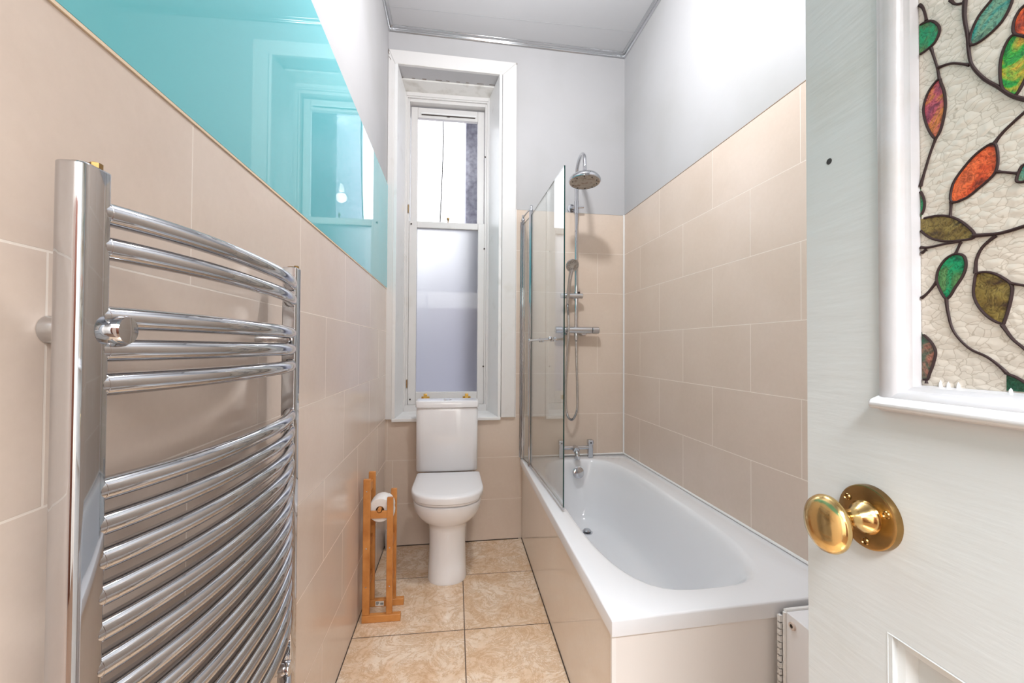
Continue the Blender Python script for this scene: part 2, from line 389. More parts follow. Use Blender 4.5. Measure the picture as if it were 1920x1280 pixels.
# architrave
bm = bm_new()
AX0, AX1, AZ1 = XL+.0005, .402, 3.243
def ar(poly, t=.022): prism(bm, [bp_(x, z, -t) for x, z in poly], (0, t, 0))
ar([(AX0, .822), (SLX0, .822), (SLX0, SZ1), (AX0, AZ1)])
ar([(SLX1+.002, .822), (AX1, .822), (AX1, AZ1), (SLX1+.002, SZ1)])
ar([(AX0, AZ1), (SLX0, SZ1), (SLX1+.002, SZ1), (AX1, AZ1)])
wpart('architrave', bm, 'wpaint', bevel=.004)
# splayed reveal boards
YS = 3.165                                            # plane of the sash box
RX0, RX1, RZ1 = -.388, .252, 3.128
bm = bm_new()
def quad(ps, t):
    ps = [Vector(p) for p in ps]; n = (ps[1]-ps[0]).cross(ps[2]-ps[1]).normalized()*t
    prism(bm, ps, n)
quad([(SLX0, yb(SLX0)-.02, SZ0), (RX0, YS, SZ0), (RX0, YS, RZ1), (SLX0, yb(SLX0)-.02, SZ1)], .02)
quad([(SLX1, yb(SLX1)-.02, SZ0), (SLX1, yb(SLX1)-.02, SZ1), (RX1, YS, RZ1), (RX1, YS, SZ0)], .02)
wpart('reveal', bm, 'reveal', bevel=.001)
# panel beads on the right reveal
bm = bm_new()
for s in (.28, .72):
    x = SLX1+(RX1-SLX1)*s; y = 2.902+(YS-2.902)*s
    tube(bm, [(x-.001, y, SZ0+.01), (x-.001, y, SZ1-.03)], .005, n=8)
for s in (.30, .75):
    x = SLX0+(RX0-SLX0)*s; y = 2.884+(YS-2.884)*s
    tube(bm, [(x, y, SZ0+.01), (x, y, SZ1-.03)], .005, n=8)
wpart('reveal_bead', bm, 'reveal', smooth=True)
bm = bm_new()
quad([(SLX0, 2.88, SZ1), (SLX0+.012, 3.03, SZ1+.004), (.283, 3.04, SZ1+.004), (SLX1, 2.90, SZ1)], -.02)
quad([(SLX0+.012, 3.03, SZ1-.010), (RX0, YS, RZ1), (RX1, YS, RZ1), (.283, 3.04, SZ1-.010)], -.02)
wpart('soffit_board', bm, mat('aged_soffit_paint', (226, 223, 218), .45, bump=(40, .3), var=((186, 180, 170), 12, 10, .5, .8)), bevel=.001)
bm = bm_new()
prism(bm, [(SLX0, yb(SLX0)-.028, SZ0), (SLX1, yb(SLX1)-.028, SZ0), (SLX1-.03, YS+.03, SZ0+.006), (RX0, YS+.03, SZ0+.006)], (0, 0, -.022))
wpart('sill', bm, 'reveal', bevel=.004)
bm = bm_new()
for x0, x1 in ((XL+.001, SLX0-.002), (SLX1+.004, .402)):
    prism(bm, [bp_(x0, .803, -.026), bp_(x1, .803, -.026), bp_(x1, .828, -.026), bp_(x0, .828, -.026)], (0, .02, 0))
# sash box: stepped frame
bm = bm_new()
def ring_frame(x0, x1, z0, z1, w0, w1, wt, wbm, y0, y1):
    box(bm, x0, x0+w0, y0, y1, z0, z1); box(bm, x1-w1, x1, y0, y1, z0, z1)
    if wt: box(bm, x0+w0, x1-w1, y0, y1, z1-wt, z1)
    if wbm: box(bm, x0+w0, x1-w1, y0, y1, z0, z0+wbm)
ring_frame(RX0-.02, RX1+.02, SZ0, RZ1+.02, .045, .045, .045, .05, YS-.012, YS+.19)
wpart('sash_box', bm, 'wpaint', bevel=.003)
bm = bm_new()
ring_frame(RX0+.018, RX1-.018, .872, RZ1-.018, .016, .016, .016, .0, YS-.004, YS+.012)
ring_frame(RX0+.025, RX1-.025, .872, RZ1-.025, .022, .022, .03, .0, YS+.012, YS+.20)
wpart('parting_bead', bm, 'wpaint', bevel=.002)
# lower sash (inner) and upper sash (outer)
LX0, LX1 = -.340, .205
def sash(name, gx0, gx1, gz0, gz1, x0, x1, z0, z1, y0, y1):
    global bm
    bm = bm_new(); box(bm, x0, gx0, y0, y1, z0, z1); box(bm, gx1, x1, y0, y1, z0, z1); box(bm, gx0, gx1, y0, y1, gz1, z1); box(bm, gx0, gx1, y0, y1, z0, gz0)
    return wpart(name, bm, 'wpaint', bevel=.004)
lo = sash('lower_sash', -.284, .157, .970, 2.158, LX0, LX1, .878, 2.205, YS+.014, YS+.052)
hi = sash('upper_sash', -.288, .152, 2.205, 2.985, LX0+.004, LX1-.004, 2.165, 3.062, YS+.060, YS+.098)
part('frosted_pane', B(-.290, .163, YS+.032, YS+.0325, .964, 2.164), 'frost', lo)
part('clear_pane', B(-.294, .158, YS+.080, YS+.0801, 2.199, 2.991), 'pane', hi)
# vent slot in the top rail, cracks
bm = bm_new(); box(bm, -.268, .140, YS+.054, YS+.062, 3.012, 3.026)
part('trickle_vent', bm, 'reveal', hi, bevel=.003)
bm = bm_new(); box(bm, -.262, .132, YS+.0535, YS+.058, 3.0045, 3.0095); box(bm, -.075, -.055, YS+.052, YS+.058, 3.001, 3.006)
part('vent_slot', bm, 'dark', hi)
# brass sash lifts
for x in (-.213, .082):
    bm = bm_new()
    box(bm, x-.028, x+.028, YS+.008, YS+.013, .905, .938)
    prism(bm, [(x-.012, YS+.011, .925), (x-.012, YS-.004, .955), (x-.012, YS-.008, .953), (x-.012, YS+.004, .922)], (.024, 0, 0))
    tube(bm, [(x-.012, YS-.006, .954), (x+.012, YS-.006, .954)], .005, n=10)
    f = part('sash_lift', bm, 'brass_b', lo, bevel=.0015); f['label'] = 'bright brass hook lift'
    bm = bm_new()
    for s in (-.019, .019): lathe(bm, [(0, .002), (.0035, .0015), (.0035, -.001)], (x+s, YS+.008, .918), (0, -1, 0), n=10)
    part('screw', bm, 'dark', lo)
# catch on the meeting rail
bm = bm_new(); lathe(bm, [(.006, 0), (.004, .010), (.005, .018), (.010, .028), (.008, .038), (0, .041)], (-.062, YS+.03, 2.204), (0, 0, 1), n=16)
part('sash_catch', bm, 'brass_d', lo, smooth=True)
# small brass stops on the left stile, screw holes
bm = bm_new()
for z in (1.03, 2.29): box(bm, RX0+.040, RX0+.046, YS+.004, YS+.013, z-.03, z+.03)
wpart('brass_stop', bm, 'brass_d')
bm = bm_new()
for x, z in ((RX1-.048, 2.02), (RX1-.05, 1.155), (LX0+.016, 2.182), (LX0+.018, .918), (RX1-.046, 2.70)):
    lathe(bm, [(0, .001), (.006, .0012), (.006, -.001)], (x, YS+.010, z), (0, -1, 0), n=10)
wpart('screw_hole', bm, 'dark')
# paint cracks: on the mitres of the architrave, along the soffit joint, scratches on the right reveal
bm = bm_new()
def crack(pts, r=.0016): tube(bm, pts, r, n=5)
crack([(AX0+.004, yb(AX0)-.0225, 3.24), (AX0+.002, yb(AX0)-.0225, 3.215), (AX0+.008, yb(AX0)-.0225, 3.205)])
crack([(AX0+.004, yb(AX0)-.0225, 3.19), (AX0+.012, yb(AX0)-.0225, 3.18), (AX0+.018, yb(AX0)-.0225, 3.17)], .0013)
crack([(AX1-.001, yb(AX1)-.0225, 3.24), (AX1-.001, yb(AX1)-.0225, 3.228)], .002)
yy = 3.022
for k in range(9):
    x = -.385+.075*k+random.uniform(-.01, .01); crack([(x, yy, SZ1-.001), (x+random.uniform(.015, .05), yy+.001, SZ1-.0015)], .0014)
s1 = lambda s, z: (SLX1+(RX1-SLX1)*s-.002, 2.902+(YS-2.902)*s, z)
crack([s1(.10, 1.535), s1(.06, 1.525), s1(.02, 1.500), s1(.04, 1.485)], .0014); crack([s1(.10, 1.445), s1(.04, 1.455), s1(.02, 1.47)], .0014)
wpart('paint_crack', bm, mat('paint_crack_brown', (110, 92, 76), .8))
bm = bm_new()
for k in range(9):
    x = -.14+.022*k; box(bm, x, x+random.uniform(.006, .016), YS+.010, YS+.0145, .893, .893+random.uniform(.006, .014))
part('flaked_paint', bm, 'dark', lo)

# outside: the stone return of the neighbouring wall, its lintel, a far building, a cable
bm = bm_new(); box(bm, .075, 1.2, 3.62, 4.6, -.5, 4.0)
o = obj('neighbour_stone_wall', bm, 'stone'); tag(o, 'rough grey stone wall outside the window, seen at the right of the clear pane', 'wall', kind='structure')
bm = bm_new(); box(bm, -.9, 1.2, 3.46, 3.62, 3.19, 3.9); box(bm, -.9, -.44, 3.46, 3.62, -.5, 3.9)
o = obj('window_lintel_outside', bm, 'stone'); tag(o, 'grey stone lintel across the outside top of the window', 'lintel', kind='structure')
o = obj('building_outside', B(-6, 3.5, 9, 11, -6, 3.0), 'roof'); tag(o, 'grey building beyond the frosted lower window pane', 'building', kind='structure')
o = obj('cable', T([(-.125, 3.622, 3.6), (-.114, 3.622, 3.0), (-.125, 3.622, 2.6), (-.142, 3.622, 2.2), (-.15, 3.622, 1.6)], .005, n=6), 'rubber'); tag(o, 'thin dark cable hanging outside the clear upper window pane', 'cable')
bm = bm_new(); tube(bm, spline([(.055, 3.70, 2.85), (.03, 3.64, 2.83), (.02, 3.61, 2.80)]), .008, n=8)

# ------------------------------------------------------------------ bath
QU = [(.430, 1.148), (1.218, 1.190), (1.1835, 2.938), (.441, 2.918)]
def W(x, y, z):
    u = (x-.43)/.76; v = (y-1.148)/1.772
    a = [(1-u)*(1-v), u*(1-v), u*v, (1-u)*v]
    return (sum(a[i]*QU[i][0] for i in range(4)), sum(a[i]*QU[i][1] for i in range(4)), z)
bt = thing('bathtub', 'white acrylic bathtub along the right wall, drain at its far end', 'bathtub', (.8, 2.0, 0))
NA = 128
X0, X1, Y0, Y1 = .43, 1.19, 1.148, 2.92
CX, CY = .795, 2.045
def rect_pt(t, ins):
    x0, x1, y0, y1 = X0+ins, X1-ins, Y0+ins, Y1-ins
    # go round the rectangle evenly in superellipse angle
    c, s = cos(t), sin(t); k = min(((x1-CX) if c > 0 else (CX-x0))/max(abs(c), 1e-9), ((y1-CY) if s > 0 else (CY-y0))/max(abs(s), 1e-9))
    return CX+c*k, CY+s*k
angs = [2*pi*k/NA for k in range(NA)]
for cx_, cy_ in ((X1, Y1), (X0, Y1), (X0, Y0), (X1, Y0)):
    a = atan2(cy_-CY, cx_-CX) % (2*pi); i = min(range(NA), key=lambda k: abs(angs[k]-a)); angs[i] = a
def oval(t, cx, hx, cyn, hyn, hyf, n):
    """superellipse; near half length hyn, far half hyf; same polar angle t as the rectangle"""
    c, s = cos(t), sin(t); hy = hyf if s > 0 else hyn
    r = ((abs(c)/hx)**n + (abs(s)/hy)**n)**(-1/n)
    return cx+c*r, cyn+s*r
rings = []
RT = .547
rings.append([W(*rect_pt(t, .012), RT-.046) for t in angs])
rings.append([W(*rect_pt(t, 0), RT-.046) for t in angs])
rings.append([W(*rect_pt(t, 0), RT-.006) for t in angs])
rings.append([W(*rect_pt(t, .002), RT-.0015) for t in angs])
rings.append([W(*rect_pt(t, .006), RT) for t in angs])
prof = [  # cx, hx, cy, near half, far half, n, z
 (.790, .291, 2.045, .802, .785, 3.6, RT), (.790, .284, 2.045, .794, .778, 3.6, RT-.002), (.790, .277, 2.045, .785, .772, 3.5, RT-.008),
 (.790, .269, 2.045, .772, .766, 3.4, RT-.022), (.790, .260, 2.045, .752, .760, 3.3, RT-.05), (.790, .249, 2.05, .716, .748, 3.1, RT-.10),
 (.789, .235, 2.06, .665, .728, 2.8, RT-.17), (.791, .224, 2.07, .610, .705, 2.7, RT-.24), (.793, .212, 2.08, .560, .682, 2.6, RT-.30),
 (.795, .197, 2.09, .515, .660, 2.5, RT-.345), (.796, .175, 2.10, .47, .63, 2.4, RT-.372), (.796, .145, 2.12, .42, .58, 2.3, RT-.386), (.796, .10, 2.16, .34, .48, 2.2, RT-.392), (.796, .04, 2.2, .15, .25, 2, RT-.394)]
for cx, hx, cy, hn, hf, n, z in prof: rings.append([W(*oval(t, cx, hx, cy, hn, hf, n), z) for t in angs])
bm = bm_new(); loft(bm, rings, cap0=False, cap1=True)
part('tub', bm, 'acrylic', bt, smooth=True, angle=50)
part('overflow_cover', LA([(0, .016), (.030, .015), (.037, .011), (.038, 0), (.03, -.01)], (.805, 2.775, .475), (0, -1, .22), n=36), 'chrome', bt, smooth=True)
dr = part('drain_ring', LA([(.022, .004), (.033, .003), (.034, 0), (.033, -.004)], (.812, 2.60, .158), (0, 0, 1), n=32), 'chrome', bt, smooth=True)
part('drain_plug', LA([(0, .020), (.020, .018), (.025, .012), (.024, .009), (.008, .006), (.008, -.004)], (.812, 2.60, .158), (0, 0, 1), n=32), 'chrome', dr, smooth=True)
part('sealant_bead', T([(.447, yb(.447)-.006, RT+.005), (1.175, yb(1.175)-.006, RT+.005)], .006, n=8), 'sealant', wb, smooth=True)
part('sealant_bead', T([(xr(1.19)-.007, 1.195, RT+.005), (xr(2.9)-.007, 2.93, RT+.005)], .006, n=8), 'sealant', wr, smooth=True)

# panels around the bath
bm = bm_new()
def wq(x0, y0, x1, y1, t, z0, z1, side):
    a = Vector(W(x0, y0, z0)); b_ = Vector(W(x1, y1, z0)); d = (b_-a).normalized(); n = Vector((-d.y, d.x, 0))*side*t
    prism(bm, [a, b_, b_+n, a+n], (0, 0, z1-z0))
wq(.443, 1.168, .443, 2.92, .012, .004, RT-.048, -1)
bpn = part('side_panel', bm, 'tile_p', bt, bevel=.0008); bpn['label'] = 'polished beige tiled side panel'
bm = bm_new(); wq(.4405, 1.168, .4405, 2.92, .006, 0, .006, -1); part('floor_gap', bm, 'dark', bpn)
bm = bm_new(); wq(.434, 1.160, .434, 1.170, .012, 0, RT-.0495, -1); part('corner_trim', bm, 'sealant', bpn)
bm = bm_new(); wq(.436, 1.160, .955, 1.160, .012, 0, RT-.0495, 1)
o = part('end_panel', bm, 'panel_end', bt, bevel=.001); o['label'] = 'plain glossy cream end panel'
bm = bm_new()
for k in range(26):
    z = .02+.019*k; box(bm, .944-.003, .944+.003+random.uniform(0, .004), 1.158, 1.1685, z, z+.021)
part('sealant_bead', bm, 'sealant', o)
# the low white boxing beside the bath's near end
bx = thing('pipe_boxing', 'low white painted pipe boxing against the near end of the bath, by the door', 'boxing', (1.1, .9, 0))
bm = bm_new(); prism(bm, [(.950, .60, .0), (.953, 1.148, 0), (xr(1.17)-.006, 1.158, 0), (xr(.6)-.006, .60, 0)], (0, 0, .533))
part('box_body', bm, 'white', bx, bevel=.002)
bm = bm_new(); tube(bm, [(.953, 1.152, .534), (1.212, 1.164, .534)], .006, n=8); tube(bm, [(.951, 1.151, .1), (.951, 1.151, .53)], .005, n=8)
part('sealant_bead', bm, 'sealant', bx, smooth=True)
bm = LA([(.0055, .006), (.0105, .006), (.0115, 0), (.0105, -.003)], (.9532, 1.122, .508), (-1, 0, 0), n=20)
part('pipe_collar', bm, mat('pinkish_plastic_collar', (214, 196, 184), .5), bx, smooth=True)
part('pipe_hole', LA([(0, .004), (.0058, .004), (.0058, 0)], (.9532, 1.122, .508), (-1, 0, 0), n=16), 'dark', bx)

# ------------------------------------------------------------------ bath tap
tp = thing('bath_tap', 'chrome twin-lever bath mixer tap on the far rim of the bath', 'tap', (.80, 2.87, RT))
for x in (.712, .915):
    bm = bm_new(); box(bm, x-.017, x+.017, 2.850, 2.884, RT, RT+.118)
    q = part('tap_pillar', bm, 'chrome', tp, bevel=.004)
    bm = bm_new(); box(bm, x-.0185, x+.0185, 2.846, 2.886, RT+.092, RT+.122); part('lever_handle', bm, 'chrome', q, bevel=.004)
    bm = LA([(0, .002), (.005, .0015), (.005, 0)], (x, 2.846, RT+.104), (0, -1, 0), n=12); part('marker', bm, 'rubber', q)
part('cross_bar', T([(.728, 2.866, RT+.070), (.90, 2.866, RT+.070)], .0135, n=20), 'chrome', tp, smooth=True)
part('diverter_body', LA([(0, .052), (.018, .05), (.022, .045), (.0225, .01), (.020, -.01), (0, -.012)], (.808, 2.868, RT+.066), (0, -1, -.12), n=28), 'chrome', tp, smooth=True)
part('spout', T(spline([(.808, 2.855, RT+.062), (.808, 2.825, RT+.052), (.808, 2.808, RT+.034), (.808, 2.803, RT+.010)], 5), .016, n=20), 'chrome', tp, smooth=True)
part('spout_ring', T([(.808, 2.804, RT+.030), (.808, 2.803, RT+.006)], .019, n=24), 'chrome', tp, smooth=True, bevel=.002)

# ------------------------------------------------------------------ shower
sh = thing('shower_set', 'chrome riser shower with round overhead rose, handset and coiled hose over the bath', 'shower', (.815, 2.90, 1.4))
XS, YR = .815, 2.872
hx, hy = .760, 2.50
pts = [(XS, YR, 1.425), (XS, YR, 2.30)]
pts += spline([(XS, YR, 2.30), (XS-.004, YR-.012, 2.46), (XS-.018, YR-.10, 2.515), (XS-.036, YR-.24, 2.512), (hx+.004, hy+.03, 2.46), (hx, hy, 2.40), (hx, hy, 2.345)], 8)[1:]
part('riser_pipe', T(pts, .0115, n=20), 'chrome', sh, smooth=True)
hd = part('overhead_rose', LA([(.016, .060), (.018, .046), (.050, .040), (.082, .028), (.094, .012), (.096, 0), (.093, -.006), (.088, -.008)], (hx, hy, 2.292), (.02, .10, 1), n=48), 'chrome', sh, smooth=True)
part('nozzle_plate', LA([(.0885, -.007), (.070, -.009), (.067, -.0065), (.045, -.009), (.042, -.0065), (.020, -.009), (0, -.009)], (hx, hy, 2.292), (.02, .10, 1), n=48), 'nozzle', hd, smooth=True)
bm = bm_new()
for k in range(10):
    a = 2*pi*k/10; part('nozzle', LA([(0, -.0125), (.0035, -.012), (.004, -.007)], (hx+.074*cos(a), hy+.074*sin(a), 2.292-.0075*sin(a)-.0015*cos(a)), (.02, .10, 1), n=8), 'rubber', hd)
# wall bracket above the tiles
part('wall_bracket', T([(.795, yb(.8)-.001, 2.268), (.795, yb(.8)-.008, 2.268)], .030, n=28), 'chrome', sh, bevel=.002)
part('bracket_arm', T([(.795, 2.925, 2.268), (.812, YR, 2.262)], .012, n=16), 'chrome', sh, smooth=True)
part('riser_collar', T([(XS, YR, 2.21), (XS, YR, 2.30)], .0148, n=20), 'chrome', sh, bevel=.001)
part('clamp_knob', T([(XS+.012, YR, 2.258), (XS+.052, YR, 2.262)], .0075, n=16), 'chrome', sh, bevel=.001)
# thermostatic bar valve
vb = part('mixer_valve', T([(.72, 2.868, 1.415), (.925, 2.870, 1.415)], .0235, n=28), 'chrome_d', sh, bevel=.004)
part('valve_handle', T([(.928, 2.870, 1.415), (.975, 2.8705, 1.415)], .0245, n=28), 'chrome', vb, bevel=.004)
part('valve_handle', T([(.668, 2.867, 1.415), (.717, 2.868, 1.415)], .0245, n=28), 'chrome', vb, bevel=.004)
part('valve_union', T([(.87, 2.937, 1.40), (.87, 2.868, 1.405)], .024, n=24), 'chrome', vb, bevel=.002)
part('valve_union', T([(.745, 2.934, 1.40), (.745, 2.868, 1.405)], .024, n=24), 'chrome', vb, bevel=.002)
part('valve_outlet', T([(XS, YR, 1.395), (XS, YR-.002, 1.37), (XS, YR-.002, 1.345)], .012, n=18), 'chrome', vb, bevel=.001)
# slider and handset
sl = part('slide_holder', T([(.700, 2.842, 1.645), (.856, 2.862, 1.648)], .018, n=24), 'chrome_d', sh, bevel=.003)
part('slide_ring', T([(XS, YR, 1.615), (XS, YR, 1.678)], .0165, n=20), 'chrome', sl, bevel=.002)
part('slide_button', T([(.832, 2.858, 1.66), (.832, 2.858, 1.676)], .006, n=12), 'rubber', sl)
hs = part('handset', T(spline([(.745, 2.835, 1.59), (.748, 2.825, 1.66), (.752, 2.795, 1.76), (.756, 2.765, 1.815)], 5), .015, n=20, rs=[.0095+.0004*i for i in range(16)]), 'chrome_d', sh, smooth=True)
part('handset_head', LA([(0, .024), (.030, .020), (.043, .008), (.045, 0), (.043, -.004)], (.758, 2.762, 1.835), (-.12, .72, .35), n=36), 'chrome_d', hs, smooth=True)
part('spray_face', LA([(.0435, -.0035), (.036, -.0045), (.033, -.003), (.018, -.0045), (.012, -.003), (0, -.004)], (.758, 2.762, 1.835), (-.12, .72, .35), n=36), 'nozzle', hs, smooth=True)
bm = bm_new()
A_ = Vector((-.12, .72, .35)).normalized(); U_ = A_.cross(Vector((0, 0, 1))).normalized(); V_ = A_.cross(U_)
for rr, nn in ((.028, 16), (.036, 22), (.020, 10)):
    for k in range(nn):
        a = 2*pi*k/nn; p = Vector((.758, 2.762, 1.835)) + rr*(cos(a)*U_+sin(a)*V_); lathe(bm, [(0, -.0065), (.0018, -.006), (.002, -.003)], p, A_, n=6)
part('spray_nozzle', bm, 'rubber', hs)
# hose
hp = spline([(XS, YR-.002, 1.345), (XS+.003, YR-.004, 1.20), (XS+.008, YR-.008, 1.00), (XS+.004, YR-.012, .87), (XS-.030, YR-.016, .808), (XS-.066, YR-.018, .85), (XS-.078, YR-.020, 1.00), (XS-.072, YR-.024, 1.20), (XS-.062, YR-.040, 1.42), (XS-.068, YR-.040, 1.54), (.745, 2.836, 1.595)], 40)
rs = [.0078 + .0011*(1 if i % 2 else -1) for i in range(len(hp))]
part('hose', T(hp, .0078, n=12, rs=rs), 'chrome_d', sh, smooth=True, angle=80)

# ------------------------------------------------------------------ folding bath screen
sc = thing('shower_screen', 'clear glass screen with chrome hinge posts on the long rim of the bath', 'screen', (.47, 2.4, RT))
Z0s, Z1s = .556, 2.130
pa = Vector((.449, 2.895, 0)); pb = Vector((.468, 2.690, 0)); pc = Vector((.4905, 1.925, 0))
def sheet(bm, a, b_, z0, z1, t):
    d = (b_-a).normalized(); n = Vector((-d.y, d.x, 0))*t/2
    prism(bm, [a+n+Vector((0, 0, z0)), b_+n+Vector((0, 0, z0)), b_-n+Vector((0, 0, z0)), a-n+Vector((0, 0, z0))], (0, 0, z1-z0))
def flat(bm, a, b_, z0, z1):
    bm.faces.new([bm.verts.new(p) for p in (a+Vector((0, 0, z0)), b_+Vector((0, 0, z0)), b_+Vector((0, 0, z1)), a+Vector((0, 0, z1)))])
d2 = (pc-pb).normalized(); n2 = Vector((-d2.y, d2.x, 0))
def pane_two(name, a, b_, z0, z1):
    d = (b_-a).normalized(); n = Vector((-d.y, d.x, 0))
    bm = bm_new(); sheet(bm, a, b_, z0, z1, .006)
    return part(name, bm, ['screen', 'glass_edge'], sc)
g1 = pane_two('fixed_glass', pa+Vector((0, -.008, 0)), pb+Vector((0, .01, 0)), Z0s, Z1s)
g2 = pane_two('hinged_glass', pb+d2*.012, pc, Z0s+.012, Z1s)
for g in (g1, g2):
    for p in g.data.polygons:
        if abs(p.normal.x) < .8: p.material_index = 1
for nm, p_, r_ in (('wall_profile', pa, .011), ('hinge_profile', pb, .012)):
    bm = bm_new(); tube(bm, [p_+Vector((0, 0, Z0s-.006)), p_+Vector((0, 0, Z1s+.030))], r_, n=24)
    q = part(nm, bm, 'chrome', sc, smooth=True)
    bm = bm_new(); lathe(bm, [(r_*1.15, 0), (r_*1.2, .006), (r_*.8, .014), (r_*.75, .034), (0, .038)], p_+Vector((0, 0, Z1s+.028)), (0, 0, 1), n=20)
    part('post_cap', bm, 'chrome', q, smooth=True)
bm = bm_new(); sheet(bm, pa+Vector((-.016, .016, 0)), pa+Vector((.018, .016, 0)), Z0s-.006, Z1s+.02, .004); sheet(bm, pa+Vector((-.006, .014, 0)), pa+Vector((-.006, -.012, 0)), Z0s-.006, Z1s+.02, .004)
part('wall_channel', bm, 'chrome', sc)
part('top_link', T([pa+Vector((0, 0, Z1s+.05)), pb+Vector((0, 0, Z1s+.05))], .0055, n=12), 'chrome', sc, smooth=True)
bm = bm_new(); sheet(bm, pb+d2*.01, pc, Z0s+.002, Z0s+.014, .010)
part('bottom_seal', bm, 'chrome_d', sc, bevel=.002)
# towel rail on the room side
hz = 1.336
h0 = pb+d2*.16; h1 = pb+d2*.66
rail = [h0-n2*(-.0)+Vector((-.036, 0, hz)), h1+Vector((-.036, 0, hz))]
q = part('towel_rail', T(rail, .0068, n=16), 'chrome', sc, smooth=True)
for e in rail: part('rail_knob', LA([(0, -.011), (.008, -.008), (.011, 0), (.008, .008), (0, .011)], e, (0, 1, 0), n=16), 'chrome', q, smooth=True)
for s in (.30, .56):
    bm = bm_new(); e = pb+d2*s+Vector((0, 0, hz)); tube(bm, [e+Vector((-.036, 0, 0)), e+Vector((.012, 0, 0))], .006, n=12); lathe(bm, [(0, .016), (.012, .014), (.012, .004)], e, (1, 0, 0), n=16); lathe(bm, [(.012, .010), (.012, .004)], e, (-1, 0, 0), n=16); part('rail_standoff', bm, 'chrome', q, smooth=True)

# ------------------------------------------------------------------ toilet
to = thing('toilet', 'white close-coupled toilet with closed lid under the window', 'toilet', (-.04, 2.60, 0))
def dshape(cx, hw, yf, ybk, hwb, n=2.3, k=40, yc=None):
    """front half superellipse, straight flanks back to ybk with half width hwb"""
    yc = yc if yc is not None else yf+hw*1.05
    out = []
    for i in range(k+1):
        a = pi + pi*i/k; c, s = cos(a), sin(a)
        out.append((cx+hw*math.copysign(abs(c)**(2/n), c), yc+(yc-yf)*math.copysign(abs(s)**(2/n), s)))
    for j in (1, 2, 3): out.append((cx+hw+(hwb-hw)*j/3, yc+(ybk-yc)*j/3))
    for j in range(1, 8): out.append((cx+hwb-2*hwb*j/8, ybk))
    for j in (3, 2, 1): out.append((cx-hw-(hwb-hw)*j/3, yc+(ybk-yc)*j/3))
    return out
secs = [ # z, hw, yf, yback, hwb, n
 (.0, .107, 2.390, 2.86, .095, 2.3), (.012, .1085, 2.386, 2.86, .095, 2.3), (.10, .104, 2.398, 2.86, .092, 2.3), (.20, .101, 2.404, 2.86, .092, 2.3), (.28, .104, 2.402, 2.86, .095, 2.3), (.312, .112, 2.390, 2.86, .105, 2.3),
 (.328, .128, 2.366, 2.87, .12, 2.25), (.345, .148, 2.342, 2.87, .14, 2.25), (.368, .167, 2.320, 2.88, .15, 2.25), (.395, .180, 2.304, 2.88, .155, 2.3), (.422, .187, 2.296, 2.885, .16, 2.3), (.445, .190, 2.293, 2.885, .165, 2.3), (.451, .187, 2.297, 2.885, .165, 2.3)]
tcx = -.038
bm = bm_new(); loft(bm, [[(x, y, z) for x, y in dshape(tcx, hw, yf, ybk, hwb, n)] for z, hw, yf, ybk, hwb, n in secs])
part('pan', bm, 'ceramic', to, smooth=True, angle=60)
bm = bm_new()
loft(bm, [[(x, y, z) for x, y in dshape(tcx, hw, yf, 2.735, hw-.006, 2.35)] for z, hw, yf in ((.457, .186, 2.296), (.4585, .190, 2.291), (.468, .1915, 2.289), (.470, .190, 2.291))])
part('seat', bm, 'lid', to, smooth=True, angle=50)
bm = bm_new()
loft(bm, [[(x, y, z) for x, y in dshape(tcx, hw, yf, 2.735, hw-.006, 2.35)] for z, hw, yf in ((.4715, .196, 2.284), (.474, .199, 2.280), (.500, .2005, 2.277), (.509, .198, 2.280), (.513, .192, 2.288), (.5145, .17, 2.32))])
part('lid', bm, 'lid', to, smooth=True, angle=50)
bm = bm_new(); loft(bm, [[(x, y, z) for x, y in dshape(tcx, .176, 2.312, 2.74, .168, 2.35)] for z in (.450, .4705)])
part('seat_gap', bm, 'rubber', to)
def cis(x0, x1, yf, yb_, bow, r=.018, k=16):
    out = []
    for i in range(k+1):
        s = i/k; x = x0+r*.5+(x1-x0-r)*s; e = min(s, 1-s)*k
        out.append((x, yf+bow*(2*s-1)**2+(r*.5 if i in (0, k) else 0)*0.35))
    out = [(x0, yf+bow+r)] + out + [(x1, yf+bow+r)]
    out += [(x1, yb_), (x0, yb_)]
    return out
bm = bm_new(); loft(bm, [[(x, y, z) for x, y in cis(-.240+d, .142-d, 2.742+d, 2.885, .012)] for z, d in ((.516, .004), (.522, 0), (.905, -.001), (.912, .002))])
part('cistern', bm, 'ceramic', to, smooth=True, angle=40)
bm = bm_new(); loft(bm, [[(x, y, z) for x, y in cis(-.246+d, .148-d, 2.733+d, 2.888, .012)] for z, d in ((.914, .004), (.917, 0), (.948, 0), (.955, .004), (.957, .012))])
cl_ = part('cistern_lid', bm, 'ceramic', to, smooth=True, angle=40)
bt_ = part('flush_button', LA([(0, .006), (.018, .0055), (.024, .004), (.026, 0)], (-.048, 2.80, .957), (0, 0, 1), n=28), 'chrome', to, smooth=True)
# waste pipe stub in the corner
o = obj('waste_pipe', LA([(.024, 0), (.026, .004), (.026, .10), (.022, .125), (.0, .133)], (-.412, 2.862, .0), (0, 0, 1), n=24), 'ceramic', smooth=True)
tag(o, 'short white capped pipe in the back left corner behind the wooden stand', 'pipe')

